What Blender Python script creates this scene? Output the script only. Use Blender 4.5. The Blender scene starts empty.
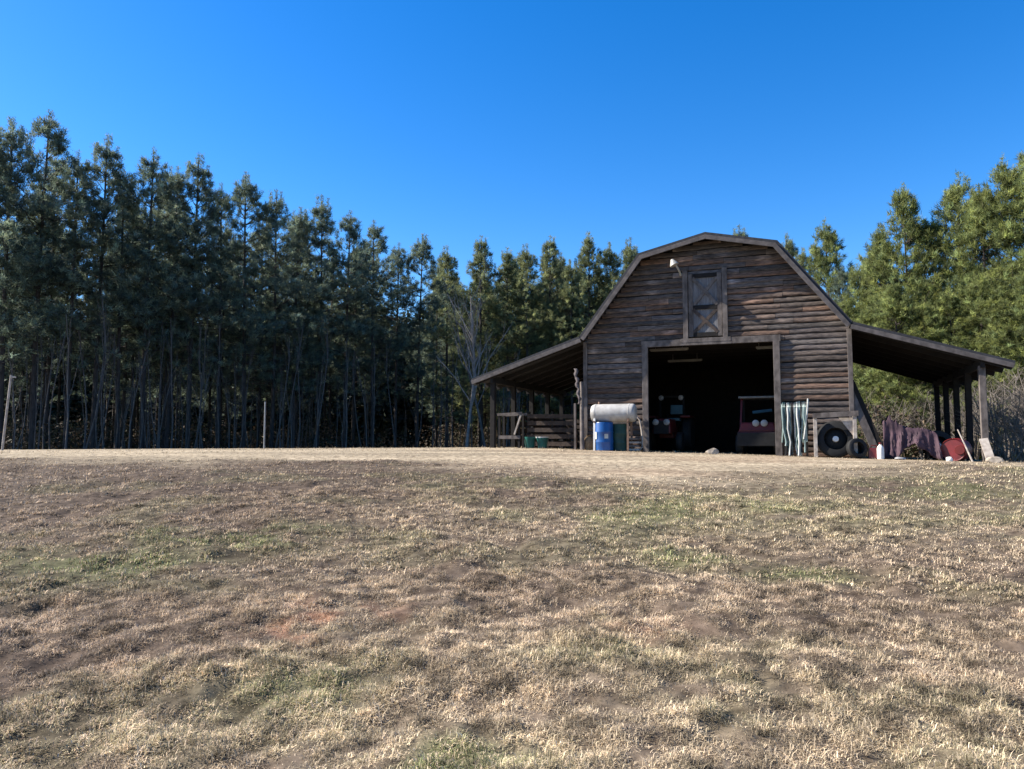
import bpy, bmesh, math, random
import numpy as np
from mathutils import Vector, Matrix
R = math.radians
sc = bpy.context.scene
COL = sc.collection
rng = np.random.default_rng(7)
rnd = random.Random(11)

# ------------------------------------------------------------------ camera, sky, sun, exposure
F = 739.0
PITCH = R(4.3)
cam_d = bpy.data.cameras.new('camera'); cam = bpy.data.objects.new('camera', cam_d); COL.objects.link(cam)
cam_d.sensor_width = 36.0; cam_d.lens = F / 1024 * 36.0
cam_d.clip_start = 0.05; cam_d.clip_end = 6000
cam.location = (0, 0, 0); cam.rotation_euler = (math.pi / 2 + PITCH, 0, 0)
sc.camera = cam

SUN_EL = R(37)
SX, SY = -0.9865, 0.164            # horizontal direction towards the sun
w = bpy.data.worlds.new('World'); sc.world = w; w.use_nodes = True
nt = w.node_tree; nt.nodes.clear()
sky = nt.nodes.new('ShaderNodeTexSky'); sky.sky_type = 'NISHITA'; sky.sun_disc = False
sky.sun_elevation = SUN_EL; sky.sun_rotation = math.atan2(SX, SY)
sky.altitude = 300; sky.air_density = 1.0; sky.dust_density = 0.25; sky.ozone_density = 3.0
hs = nt.nodes.new('ShaderNodeHueSaturation'); hs.inputs['Saturation'].default_value = 1.40; hs.inputs['Hue'].default_value = .508
hs.inputs['Value'].default_value = 1.0
bg = nt.nodes.new('ShaderNodeBackground'); bg.inputs['Strength'].default_value = 0.088
wo = nt.nodes.new('ShaderNodeOutputWorld')
nt.links.new(sky.outputs[0], hs.inputs['Color']); nt.links.new(hs.outputs[0], bg.inputs['Color']); nt.links.new(bg.outputs[0], wo.inputs['Surface'])
ld = bpy.data.lights.new('sun', 'SUN'); ld.energy = 5.0; ld.angle = R(0.53); ld.color = (1.0, 0.93, 0.83)
sun = bpy.data.objects.new('sun', ld); COL.objects.link(sun)
sdir = Vector((SX * math.cos(SUN_EL), SY * math.cos(SUN_EL), math.sin(SUN_EL))).normalized()
sun.rotation_euler = sdir.to_track_quat('Z', 'Y').to_euler()
sun.location = (-20, 5, 30)
vs = sc.view_settings
vs.view_transform = 'Standard'; vs.look = 'None'; vs.gamma = 1.0; vs.use_curve_mapping = False; vs.exposure = 1.45
sc.render.engine = 'CYCLES'
sc.cycles.max_bounces = 5; sc.cycles.diffuse_bounces = 3; sc.cycles.glossy_bounces = 2; sc.cycles.transmission_bounces = 3
sc.cycles.use_denoising = True

# ------------------------------------------------------------------ noise and terrain
def hash2(ix, iy, seed):
    h = (ix.astype(np.int64) * 374761393 + iy.astype(np.int64) * 668265263 + seed * 974634777) & 0xffffffff
    h = ((h ^ (h >> 13)) * 1274126177) & 0xffffffff
    return ((h ^ (h >> 16)) & 0xffff) / 65535.0
def vnoise(x, y, seed=0):
    x = np.asarray(x, float); y = np.asarray(y, float)
    ix = np.floor(x); iy = np.floor(y); fx = x - ix; fy = y - iy
    fx = fx * fx * (3 - 2 * fx); fy = fy * fy * (3 - 2 * fy)
    a = hash2(ix, iy, seed); b = hash2(ix + 1, iy, seed); c = hash2(ix, iy + 1, seed); d = hash2(ix + 1, iy + 1, seed)
    return a + (b - a) * fx + (c - a) * fy + (a - b - c + d) * fx * fy
def fbm(x, y, seed=0, n=4):
    s = 0; a = 0.5; t = 0
    for k in range(n):
        s = s + a * vnoise(x * 2 ** k + 17 * k, y * 2 ** k - 9 * k, seed + k); t += a; a *= 0.55
    return s / t
def road_edge(x):
    return np.interp(x, [-40, -20, -6, -1, 1, 2.5, 5, 7, 10, 14, 30], [16.5, 15.8, 15.6, 14.6, 13.0, 12.2, 12.6, 14.6, 16.6, 16.9, 17])
def sstep(a, b, x):
    t = np.clip((x - a) / (b - a), 0, 1); return t * t * (3 - 2 * t)
def road_mask(x, y):
    e = road_edge(x) + (fbm(x * .45, y * .9, 40) - .5) * 5.0 + np.where(x < 1, .5, 0)
    return sstep(-1.6, 2.2, y - e) * (1 - sstep(26, 31, y))
def ground_z(x, y, fine=True):
    x = np.asarray(x, float); y = np.asarray(y, float)
    crest = np.interp(x, [-60, -20, 0, 5, 10, 14, 20, 40], [-.47, -.39, -.30, -.42, -.56, -.65, -.84, -1.3])
    slope = -1.5 + .0685 * y
    k = .35
    far = crest - .022 * np.maximum(0, y - 27)
    h = np.clip(.5 + .5 * (far + .04 - slope) / k, 0, 1)
    z = far + .04 + (slope - far - .04) * h - k * h * (1 - h)
    z = np.where(y > 60, far, z)
    z = np.maximum(z, -2.2)
    if fine:
        r = np.hypot(x, y)
        rm = road_mask(x, y)
        fade = (1 - .85 * rm) * (1 - sstep(20, 28, r) * .6)
        z = z + ((fbm(x * .55, y * .55, 3) - .5) * .16 + (fbm(x * 2.2, y * 2.2, 5, 3) - .5) * .10) * fade \
              + (fbm(x * 7, y * 7, 8, 2) - .5) * .055 * fade * (1 - sstep(10, 16, r))
    return z
def gz(x, y): return float(ground_z(np.array([x]), np.array([y]))[0])

# ------------------------------------------------------------------ materials
def mat(name, c1, c2=None, rough=.8, scale=6.0, metal=0.0, stretch=(1, 1, 1), bump=0.0, attr=None, transl=0.0, spec=.3, detail=4.0):
    m = bpy.data.materials.new(name); m.use_nodes = True
    n = m.node_tree; n.nodes.clear(); L = n.links
    p = n.nodes.new('ShaderNodeBsdfPrincipled'); o = n.nodes.new('ShaderNodeOutputMaterial')
    p.inputs['Roughness'].default_value = rough; p.inputs['Metallic'].default_value = metal
    p.inputs['Specular IOR Level'].default_value = spec
    tc = n.nodes.new('ShaderNodeTexCoord'); mp = n.nodes.new('ShaderNodeMapping'); mp.inputs['Scale'].default_value = stretch
    nz = n.nodes.new('ShaderNodeTexNoise'); nz.inputs['Scale'].default_value = scale; nz.inputs['Detail'].default_value = detail
    L.new(tc.outputs['Object'], mp.inputs[0]); L.new(mp.outputs[0], nz.inputs['Vector'])
    rp = n.nodes.new('ShaderNodeValToRGB'); rp.color_ramp.elements[0].position = .32; rp.color_ramp.elements[1].position = .68
    c2 = c2 or tuple(v * .65 for v in c1)
    rp.color_ramp.elements[0].color = (*c2, 1); rp.color_ramp.elements[1].color = (*c1, 1)
    L.new(nz.outputs['Fac'], rp.inputs['Fac'])
    src = rp.outputs['Color']
    if attr:
        a = n.nodes.new('ShaderNodeAttribute'); a.attribute_name = attr
        mx = n.nodes.new('ShaderNodeMix'); mx.data_type = 'RGBA'; mx.blend_type = 'MULTIPLY'; mx.inputs['Factor'].default_value = 1
        L.new(src, mx.inputs['A']); L.new(a.outputs['Color'], mx.inputs['B']); src = mx.outputs['Result']
    L.new(src, p.inputs['Base Color'])
    if bump:
        b = n.nodes.new('ShaderNodeBump'); b.inputs['Strength'].default_value = bump; b.inputs['Distance'].default_value = .02
        L.new(nz.outputs['Fac'], b.inputs['Height']); L.new(b.outputs[0], p.inputs['Normal'])
    out = p.outputs[0]
    if transl:
        t = n.nodes.new('ShaderNodeBsdfTranslucent'); L.new(src, t.inputs['Color'])
        ms = n.nodes.new('ShaderNodeMixShader'); ms.inputs[0].default_value = transl
        L.new(out, ms.inputs[1]); L.new(t.outputs[0], ms.inputs[2]); out = ms.outputs[0]
    L.new(out, o.inputs['Surface'])
    return m
M = {}
M['fascia'] = mat('grey_roof_trim', (.115, .1, .096), (.055, .048, .046), .85, 6, bump=.3)
M['railwood'] = mat('brown_rail_boards', (.075, .055, .046), (.035, .026, .022), .85, 7, bump=.3)
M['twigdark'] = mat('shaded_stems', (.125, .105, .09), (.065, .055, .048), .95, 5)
M['siding'] = mat('weathered_siding', (.15, .116, .096), (.04, .032, .028), .85, 5, stretch=(1, 3, 7), bump=.4, attr='col')
M['oldwood'] = mat('grey_timber', (.15, .127, .115), (.06, .05, .045), .85, 7, stretch=(1, 1, .6), bump=.3)
M['darkwood'] = mat('dark_timber', (.014, .011, .0095), (.007, .006, .006), .85, 7, bump=.3)  # near black: shade under the roofs and indoors is put into the colour
M['palewood'] = mat('bleached_timber', (.42, .37, .32), (.24, .2, .17), .85, 9, bump=.3)
M['roof'] = mat('roof_shingle', (.04, .04, .044), (.022, .022, .025), .8, 9, bump=.3)  # darkened so the lean-to undersides look deep in shade
M['haypanel'] = mat('hay_door_panel', (.18, .175, .178), (.09, .086, .088), .85, 6, stretch=(5, 1, .5))
M['white'] = mat('white_paint', (.75, .73, .68), (.55, .53, .5), .5, 5)
M['dulllamp'] = mat('weathered_white_enamel', (.42, .41, .37), (.26, .25, .22), .5, 6)
M['tank'] = mat('faded_tank_metal', (.40, .39, .37), (.27, .255, .235), .55, 5)
M['rust'] = mat('rusty_steel', (.2, .12, .08), (.09, .06, .045), .8, 9)
M['blue'] = mat('blue_plastic', (.006, .075, .27), (.005, .045, .16), .35, 3, spec=.5)
M['green'] = mat('dull_green_plastic', (.018, .06, .05), (.01, .035, .03), .5, 4)
M['teal'] = mat('teal_plastic', (.02, .13, .11), (.012, .07, .065), .5, 6)
M['red'] = mat('red_paint', (.15, .012, .014), (.08, .008, .009), .45, 4, spec=.5)
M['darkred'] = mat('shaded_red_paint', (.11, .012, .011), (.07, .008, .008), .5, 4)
M['dullwhite'] = mat('dimmed_white_enamel', (.2, .195, .18), (.13, .125, .12), .6, 5)  # white darkened in its colour for the gloom inside the barn
M['black'] = mat('black_rubber', (.012, .012, .0125), (.007, .007, .007), .75, 8)
M['steel'] = mat('grey_steel', (.3, .3, .3), (.2, .2, .2), .5, 5, metal=.3)
M['lens'] = mat('lamp_lens', (.32, .32, .31), (.25, .25, .24), .3, 3)  # lens colour dimmed to carry the gloom of the interior
M['seatblue'] = mat('blue_grey_vinyl', (.05, .11, .135), (.035, .075, .095), .5, 4)  # vinyl darkened too, interior gloom worked into its colour
M['hose1'] = mat('pale_green_hose', (.22, .28, .26), (.13, .18, .17), .5, 7)
M['hosewhite'] = mat('chalky_white_hose', (.5, .5, .47), (.34, .35, .33), .6, 7)
M['hose2'] = mat('dark_green_hose', (.07, .13, .12), (.035, .06, .06), .5, 7)
M['tarp'] = mat('faded_maroon_tarp', (.085, .047, .06), (.035, .02, .027), .8, 5, bump=.2)
M['rock'] = mat('pale_stone', (.4, .34, .27), (.18, .15, .12), .9, 8, bump=.6)
M['sack'] = mat('burlap', (.25, .17, .09), (.14, .09, .05), .9, 18, bump=.4)
M['rag'] = mat('faded_cloth', (.13, .11, .112), (.05, .042, .042), .9, 8, bump=.3)
M['bark'] = mat('pine_bark', (.075, .06, .052), (.03, .025, .022), .95, 5, stretch=(2, 2, .5), bump=.6)
M['greybark'] = mat('pale_bark', (.17, .15, .135), (.09, .078, .07), .95, 5, stretch=(2, 2, .4), bump=.4)
M['palebark'] = mat('ashen_bark', (.3, .27, .245), (.17, .15, .135), .95, 5)
M['twig'] = mat('dry_twigs', (.2, .17, .142), (.1, .085, .07), .95, 5)
M['needle'] = mat('pine_needles', (1, 1, 1), (.6, .62, .6), .6, .8, attr='col', transl=.48, spec=.25, detail=2)
M['leaf'] = mat('understorey_leaves', (1, 1, 1), (.55, .55, .55), .7, .9, attr='col', transl=.2, spec=.2, detail=2)
M['grass'] = mat('dry_grass', (1, 1, 1), (.72, .72, .72), .75, 1.2, attr='col', transl=.25, spec=.2, detail=3)
M['soil'] = mat('ground_soil', (1.1, 1.1, 1.08), (.34, .32, .3), .95, 9, attr='col', bump=.8, spec=.1, detail=9)

# ------------------------------------------------------------------ mesh helpers
class MB:
    def __init__(s): s.v = []; s.f = []
    def add(s, vs_, fs):
        b = len(s.v); s.v += [tuple(v) for v in vs_]; s.f += [tuple(b + i for i in f) for f in fs]; return s
    def box(s, c, size, rz=0, rot=None, taper=1.0):
        x, y, z = (v / 2 for v in size)
        vs_ = [Vector((sx * x * (taper if sz > 0 else 1), sy * y * (taper if sz > 0 else 1), sz * z)) for sz in (-1, 1) for sy in (-1, 1) for sx in (-1, 1)]
        m = rot if rot is not None else Matrix.Rotation(rz, 3, 'Z')
        return s.add([m @ v + Vector(c) for v in vs_], [(0, 2, 3, 1), (4, 5, 7, 6), (0, 1, 5, 4), (2, 6, 7, 3), (0, 4, 6, 2), (1, 3, 7, 5)])
    def bar(s, a, b, wd, th, up=(0, 0, 1)):
        a = Vector(a); b = Vector(b); d = (b - a).normalized(); u = Vector(up)
        if abs(d.dot(u)) > .98: u = Vector((1, 0, 0))
        sx = d.cross(u).normalized(); uz = sx.cross(d)
        vs_ = [p + sx * (i * wd / 2) + uz * (j * th / 2) for p in (a, b) for (i, j) in ((-1, -1), (1, -1), (1, 1), (-1, 1))]
        return s.add(vs_, [(3, 2, 1, 0), (4, 5, 6, 7)] + [(i, (i + 1) % 4, (i + 1) % 4 + 4, i + 4) for i in range(4)])
    def tube(s, pts, r, n=8, caps=True):
        pts = [Vector(p) for p in pts]; rs = r if hasattr(r, '__len__') else [r] * len(pts)
        vs_ = []; fs = []
        ref = Vector((.31, .77, .55))
        for i, p in enumerate(pts):
            d = (pts[min(i + 1, len(pts) - 1)] - pts[max(i - 1, 0)]).normalized()
            if abs(d.dot(ref)) > .95: ref = Vector((1, 0, 0))
            u = d.cross(ref).normalized(); v = d.cross(u)
            for k in range(n):
                a = 2 * math.pi * k / n; vs_.append(p + (u * math.cos(a) + v * math.sin(a)) * rs[i])
        for i in range(len(pts) - 1):
            for k in range(n):
                fs.append((i * n + k, i * n + (k + 1) % n, (i + 1) * n + (k + 1) % n, (i + 1) * n + k))
        if caps: fs += [tuple(range(n))[::-1], tuple(range((len(pts) - 1) * n, len(pts) * n))]
        return s.add(vs_, fs)
    def lathe(s, prof, n=24, M3=None, at=(0, 0, 0)):
        vs_ = []; fs = []; m = M3 if M3 is not None else Matrix.Identity(3)
        for (r, z) in prof:
            for k in range(n):
                a = 2 * math.pi * k / n; vs_.append(m @ Vector((r * math.cos(a), r * math.sin(a), z)) + Vector(at))
        for i in range(len(prof) - 1):
            for k in range(n):
                fs.append((i * n + k, i * n + (k + 1) % n, (i + 1) * n + (k + 1) % n, (i + 1) * n + k))
        fs += [tuple(range(n))[::-1], tuple(range((len(prof) - 1) * n, len(prof) * n))]
        return s.add(vs_, fs)
    def prism(s, poly, y0, y1):           # polygon in x,z swept along y
        n = len(poly)
        vs_ = [(x, y0, z) for x, z in poly] + [(x, y1, z) for x, z in poly]
        return s.add(vs_, [tuple(range(n)), tuple(range(2 * n - 1, n - 1, -1))] + [(i, i + n, (i + 1) % n + n, (i + 1) % n) for i in range(n)])
    def build(s, name, m, parent=None, smooth=False, bevel=0.0, cols=None):
        me = bpy.data.meshes.new(name); me.from_pydata(s.v, [], s.f)
        bm = bmesh.new(); bm.from_mesh(me); bmesh.ops.recalc_face_normals(bm, faces=bm.faces)
        if bevel:
            bmesh.ops.bevel(bm, geom=[e for e in bm.edges if len(e.link_faces) == 2 and e.calc_face_angle(0) > .6], offset=bevel, segments=2, affect='EDGES', profile=.6)
        bm.to_mesh(me); bm.free()
        me.materials.append(M[m] if isinstance(m, str) else m)
        if smooth:
            for p in me.polygons: p.use_smooth = True
            try: me.set_sharp_from_angle(angle=R(40))
            except Exception: pass
        if cols is not None:
            a = me.color_attributes.new('col', 'FLOAT_COLOR', 'POINT')
            a.data.foreach_set('color', np.array([(c, c, c, 1) if not hasattr(c, '__len__') else (*c, 1) for c in cols], 'f').ravel())
        o = bpy.data.objects.new(name, me); COL.objects.link(o)
        if parent is not None: o.parent = parent
        return o
def np_mesh(name, v, tris, cols=None, mats=None, midx=None):
    me = bpy.data.meshes.new(name)
    v = np.asarray(v, np.float32); tris = np.asarray(tris, np.int32)
    me.vertices.add(len(v)); me.vertices.foreach_set('co', v.ravel())
    me.loops.add(tris.size); me.loops.foreach_set('vertex_index', tris.ravel())
    me.polygons.add(len(tris)); me.polygons.foreach_set('loop_start', np.arange(0, tris.size, 3, dtype=np.int32))
    me.update(calc_edges=True)
    if cols is not None:
        a = me.color_attributes.new('col', 'FLOAT_COLOR', 'POINT')
        c4 = np.ones((len(v), 4), np.float32); c4[:, :3] = cols; a.data.foreach_set('color', c4.ravel())
    for m in mats or []: me.materials.append(M[m])
    if midx is not None: me.polygons.foreach_set('material_index', np.asarray(midx, np.int32))
    me.validate()
    return me
def tag(o, label=None, cat=None, group=None, kind=None):
    if label: o['label'] = label
    if cat: o['category'] = cat
    if group: o['group'] = group
    if kind: o['kind'] = kind
    return o
def thing(name, label, cat, loc, rz=0, group=None):
    o = bpy.data.objects.new(name, None); COL.objects.link(o)
    o.location = loc; o.rotation_euler = (0, 0, rz); o.empty_display_size = .2
    return tag(o, label, cat, group)
def copy_tree(src, loc, rz=0, scale=(1, 1, 1), label=None, group=None):
    r = src.copy(); COL.objects.link(r); r.location = loc; r.rotation_euler = (0, 0, rz); r.scale = scale
    if label: r['label'] = label
    if group: r['group'] = group
    for ch in src.children:
        c = ch.copy(); COL.objects.link(c); c.parent = r
        for g in ch.children:
            d = g.copy(); COL.objects.link(d); d.parent = c
    return r

# ------------------------------------------------------------------ ground: one sheet to the horizon
rr = np.concatenate([np.geomspace(.25, 30, 330), np.geomspace(31, 3000, 70)])
th = np.concatenate([np.linspace(-math.pi, -.85, 50, endpoint=False), np.linspace(-.85, .85, 420), np.linspace(.85, math.pi, 50)[1:-1]])
NR, NT = len(rr), len(th)
gx = (rr[:, None] * np.sin(th)[None, :]); gy = (rr[:, None] * np.cos(th)[None, :])
gv = np.stack([gx, gy, ground_z(gx, gy)], -1).reshape(-1, 3)
gv = np.concatenate([gv, [[0, 0, gz(0, 0)]]])
ii, jj = np.meshgrid(np.arange(NR - 1), np.arange(NT), indexing='ij')
a_ = (ii * NT + jj).ravel(); b_ = (ii * NT + (jj + 1) % NT).ravel(); c_ = ((ii + 1) * NT + (jj + 1) % NT).ravel(); d_ = ((ii + 1) * NT + jj).ravel()
tri = np.concatenate([np.stack([a_, d_, c_], 1), np.stack([a_, c_, b_], 1), np.stack([np.full(NT, NR * NT), np.arange(NT), (np.arange(NT) + 1) % NT], 1)])
GREEN = [(-2.6, 7.6, 1.2, .7, .9), (-3.6, 6.4, 1.4, .6, .7), (-4.6, 6.6, 1.4, .6, .45), (2.6, 9.6, 2.6, 1.7, .62), (1.6, 6.7, .6, .4, .6), (4.4, 8.6, 2.4, .9, .4),
         (-.35, 3.05, .5, .35, .9), (2.4, 6.1, .5, .35, .6), (6.0, 11.5, 3.0, 1.6, .5), (-1.0, 3.9, .4, .3, .5), (1.0, 3.6, .5, .3, .4), (10.5, 14.5, 4, 1.6, .4), (0, 11.6, 2.0, .8, .35), (.5, 4.2, .5, .3, .4), (-.4, 10, 1.2, .6, .35)]
def zones(x, y):
    """tuft / soil tint by place: green patches, grey-brown thatch, straw, red clay"""
    g = np.zeros_like(x)
    for (cx, cy, rx, ry, s) in GREEN:
        d = ((x - cx) / rx) ** 2 + ((y - cy) / ry) ** 2
        g = np.maximum(g, s * np.exp(-d * 1.1))
    g = g * sstep(.25, .6, fbm(x * 1.6, y * 1.6, 21)) * 1.5
    g = np.clip(g + .34 * sstep(.52, .7, fbm(x * .9 + 5, y * .9, 60)), 0, 1)
    clay = sstep(.36, .66, fbm(x * 4, y * 4, 88, 3)) * np.exp(-(((x + 1.22) / .5) ** 2 + ((y - 4.9) / .45) ** 2) * 1.2) * .9 + .35 * np.exp(-(((x - .75) / .35) ** 2 + ((y - 4.7) / .3) ** 2))
    straw = np.clip(.45 + .09 * x + (fbm(x * .35, y * .35, 31) - .5) * 1.7 - .03 * (y - 6), 0, 1)
    return g, clay, straw
def grass_col(x, y, r1, r2):
    g, clay, straw = zones(x, y); rm = road_mask(x, y)
    brown = np.array([.48, .358, .25]); strawc = np.array([.83, .668, .445]); grn = np.array([.42, .43, .19]); roadc = np.array([.58, .48, .33])
    c = brown + (strawc - brown) * np.clip(straw * .75 + (r1 - .5) * .9, 0, 1)[:, None]
    c = c + (roadc - c) * (rm * .8)[:, None]
    c = c + (grn - c) * (np.clip(g * (1 - rm), 0, 1) * (r2 < .7))[:, None]
    c = c + (np.array([.52, .31, .2]) - c) * (clay * .55)[:, None]
    return .92 * c * (.4 + .95 * r2 ** 1.3)[:, None] * (.34 + .62 * sstep(.22, .72, vnoise(x * 8, y * 8, 71)) + .62 * sstep(.2, .8, vnoise(x * 19, y * 19, 72)))[:, None]  # clump noise darkens blades to paint shaded pockets between clumps
X_, Y_ = gv[:, 0], gv[:, 1]
g_, clay_, straw_ = zones(X_, Y_); rm_ = road_mask(X_, Y_)
base = np.array([.085, .062, .046]) + np.array([.08, .064, .046]) * straw_[:, None]
road = np.array([.37, .305, .215]) * (.82 + .36 * fbm(X_ * .5, Y_ * 1.6, 77))[:, None]
pink = sstep(.35, .7, fbm(X_ * .4 + 3, Y_ * .9, 90))[:, None] * sstep(-3, 3, X_)[:, None]
road = road * (.78 + .44 * sstep(.3, .7, fbm(X_ * .10 + 2, Y_ * 1.3 + .1 * X_, 95)))[:, None]
road = road + (np.array([.345, .25, .17]) - road) * pink * .5
base = base + (road - base) * rm_[:, None]
base = base + (np.array([.1, .12, .045]) - base) * (g_ * .5 * (1 - rm_))[:, None]
base = base + (np.array([.34, .17, .1]) - base) * (clay_ * .8)[:, None]
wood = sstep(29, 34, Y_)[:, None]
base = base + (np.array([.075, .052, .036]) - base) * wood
gme = np_mesh('ground', gv, tri, base, ['soil'])
for p in gme.polygons: p.use_smooth = True
ground = bpy.data.objects.new('ground', gme); COL.objects.link(ground); tag(ground, kind='structure')

# ------------------------------------------------------------------ grass
def make_grass(n_tufts, r0, r1, blades, hmul, wid, seed, segs):
    g = np.random.default_rng(seed)
    r = np.sqrt(g.uniform(r0 * r0, r1 * r1, n_tufts)); a = g.uniform(-.78, .78, n_tufts)
    x = r * np.sin(a); y = r * np.cos(a)
    dens = .45 * fbm(x * 2.4, y * 2.4, 50, 3) + .55 * vnoise(x * 10, y * 10, 55); rm = road_mask(x, y); gr, cl, st = zones(x, y)
    keep = (g.random(n_tufts) < np.clip((dens - .28) * 4.5, .3, 1) * (1 - .62 * rm) * (1 - .75 * np.clip(cl, 0, 1))) & (y < 26.5)
    x, y, dens, rm, gr = x[keep], y[keep], dens[keep], rm[keep], gr[keep]
    hgt = hmul * (.55 + .8 * g.random(len(x))) * np.clip(.1 + 1.7 * (dens - .1), .25, 1.4) * (1 - .6 * rm)
    N = len(x); K = blades
    bx = np.repeat(x, K) + g.normal(0, .022, N * K); by = np.repeat(y, K) + g.normal(0, .022, N * K)
    bh = np.repeat(hgt, K) * (.55 + .8 * g.random(N * K))
    az = g.uniform(0, 2 * math.pi, N * K); tilt = np.clip(g.normal(1.18, .42, N * K), .1, 1.5) - .25 * np.repeat(gr, K)
    dx, dy = np.cos(az), np.sin(az); px_, py_ = -dy, dx
    wv = wid * (.6 + .8 * g.random(N * K)) * (.6 + r1 / 40)
    bz = ground_z(bx, by) - .006
    sx_ = bh * np.sin(tilt); cz_ = bh * np.cos(tilt)
    P0 = np.stack([bx - px_ * wv, by - py_ * wv, bz], 1); P1 = np.stack([bx + px_ * wv, by + py_ * wv, bz], 1)
    col = grass_col(bx, by, np.repeat(g.random(N), K) * .7 + .3 * g.random(N * K), g.random(N * K))
    if segs == 1:
        P2 = np.stack([bx + dx * sx_, by + dy * sx_, bz + cz_], 1)
        v = np.stack([P0, P1, P2], 1).reshape(-1, 3); t = np.arange(len(v)).reshape(-1, 3)
        return v, t, np.repeat(col, 3, 0)
    cu = g.normal(0, .3, N * K)
    m0 = np.stack([bx + dx * sx_ * .42, by + dy * sx_ * .42, bz + cz_ * .72], 1); pv = np.stack([px_, py_, np.zeros(N * K)], 1) * wv[:, None]
    PT = np.stack([bx + (dx + px_ * cu) * sx_ * 1.1, by + (dy + py_ * cu) * sx_ * 1.1, bz + cz_ * g.uniform(.45, 1.1, N * K)], 1)
    v = np.stack([P0, P1, m0 + pv * .8, m0 - pv * .8, PT], 1).reshape(-1, 3); b = np.arange(N * K)[:, None] * 5
    t = np.stack([b + [0, 1, 2], b + [0, 2, 3], b + [3, 2, 4]], 1).reshape(-1, 3)
    return v, t, np.repeat(col, 5, 0)
vv, tt, cc, off = [], [], [], 0
for args in ((84000, 2.4, 6.2, 12, .040, .0021, 1, 2), (66000, 6.2, 11.5, 9, .044, .0032, 2, 2), (100000, 11.5, 27, 7, .052, .0056, 3, 1), (5000, 20.5, 27.5, 7, .2, .005, 4, 1)):
    v, t, c = make_grass(*args); vv.append(v); tt.append(t + off); cc.append(c); off += len(v)
gm = np_mesh('grass', np.concatenate(vv), np.concatenate(tt), np.concatenate(cc), ['grass'])
go = bpy.data.objects.new('grass', gm); COL.objects.link(go)
tag(go, 'short dry winter grass in clumps over the slope', 'grass', kind='stuff')

# ------------------------------------------------------------------ barn
BX, BY, BZ, YAW = 5.961, 22.401, -.42, .38
ca, sa = math.cos(YAW), math.sin(YAW)
ZJ, ZK, ZP, ZT = 3.295 - BZ, 5.85 - BZ, 6.311 - BZ, 2.026 - BZ
WK, WJ, WT, LB = 2.04, 4.0, 7.91, 8.4
WY = .44                                                     # front wall plane behind the roof edge
barn = thing('barn', 'weathered dark brown gambrel barn with open doorway and a lean-to on each side', 'barn', (BX, BY, BZ), -YAW)
def W(s, l, z=0.0): return (BX + s * ca + l * sa, BY - s * sa + l * ca, BZ + z)
def gl(s, l):
    p = W(s, l); return gz(p[0], p[1])                       # world ground height at barn coordinates
def at(px, py, l):                                           # photo pixel on the barn plane l metres behind the roof edge -> local s, world z
    k = (px - 512) / F
    # ray direction for the tilted camera
    cp, sp = math.cos(PITCH), math.sin(PITCH); v_ = (384.5 - py) / F
    dx_, dy_, dz_ = k, cp - v_ * sp, sp + v_ * cp
    kk = dx_ / dy_
    s = (kk * BY - BX + l * (kk * ca - sa)) / (ca + kk * sa)
    X, Y, _ = W(s, l)
    return s, dz_ / dy_ * Y
def half_w(z):
    if z <= ZJ: return WJ
    if z <= ZK: return WJ + (WK - WJ) * (z - ZJ) / (ZK - ZJ)
    return WK * max(0, (ZP - z) / (ZP - ZK))
DL, DR, DT = -1.93, 1.9, 3.36                                # doorway
HL, HR, HB, HT = -.60, .42, 3.62, 5.62                       # hay door opening
def siding(name, y, rows, span, holes, parent, m='siding', along='x', x0=0, out=-1, seed=1):
    r = random.Random(seed); mb = MB(); cols = []
    z0, z1 = rows; z = z0
    while z < z1 - .03:
        h = .165 + r.uniform(-.012, .012); ztop = min(z + h - r.uniform(.004, .022), z1)
        xl, xr = span(min(z + h * .5, z1))
        segs = [(xl, xr)]
        for (a, b, c, d) in holes:
            if z + h * .6 > c and z + h * .4 < d:
                segs = [q for (p, s) in segs for q in ((p, min(s, a)), (max(p, b), s)) if q[1] - q[0] > .02]
        for (p, s) in segs:
            cuts = [p]
            while s - cuts[-1] > 2.4: cuts.append(cuts[-1] + r.uniform(.9, 2.4))
            cuts.append(s)
            for p0, p1 in zip(cuts[:-1], cuts[1:]):
                n = max(1, int((p1 - p0) / .28)); tone = r.uniform(.62, 1.25); dz = r.uniform(-.012, .012)
                tint = r.choice([(1, 1, 1), (1, 1, 1), (1.08, .98, .92), (.92, .96, 1.04), (1.2, .95, .8), (.85, .93, 1.0)])
                vs_ = []
                for i in range(n + 1):
                    q = p0 + .004 + (p1 - p0 - .008) * i / n
                    jz = r.gauss(0, .006) + dz; jy = abs(r.gauss(0, .005))
                    pr = [(-.014 - jy, z + jz), (-.016, ztop + jz), (.012, z + jz + .004), (.012, ztop + jz), (-.036 - jy, z + h * .22 + jz), (-.033 - jy, z + h * .5 + jz)]
                    for (dy, zz) in pr:
                        vs_.append((q, y - out * dy * -1 if False else y + dy * (-out), zz) if along == 'x' else (x0 + dy * (-out), q, zz))
                    wv = tone * r.uniform(.8, 1.2); wv *= 2.2 if r.random() < .05 else 1
                    cols += [tuple(wv * t for t in tint)] * 6
                fs = []
                for i in range(n):
                    b = i * 6; fs += [(b, b + 6, b + 10, b + 4), (b + 4, b + 10, b + 11, b + 5), (b + 5, b + 11, b + 7, b + 1), (b + 2, b + 8, b + 6, b), (b + 1, b + 7, b + 9, b + 3)]
                mb.add(vs_, fs)
        z += h
    return mb, cols
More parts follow.
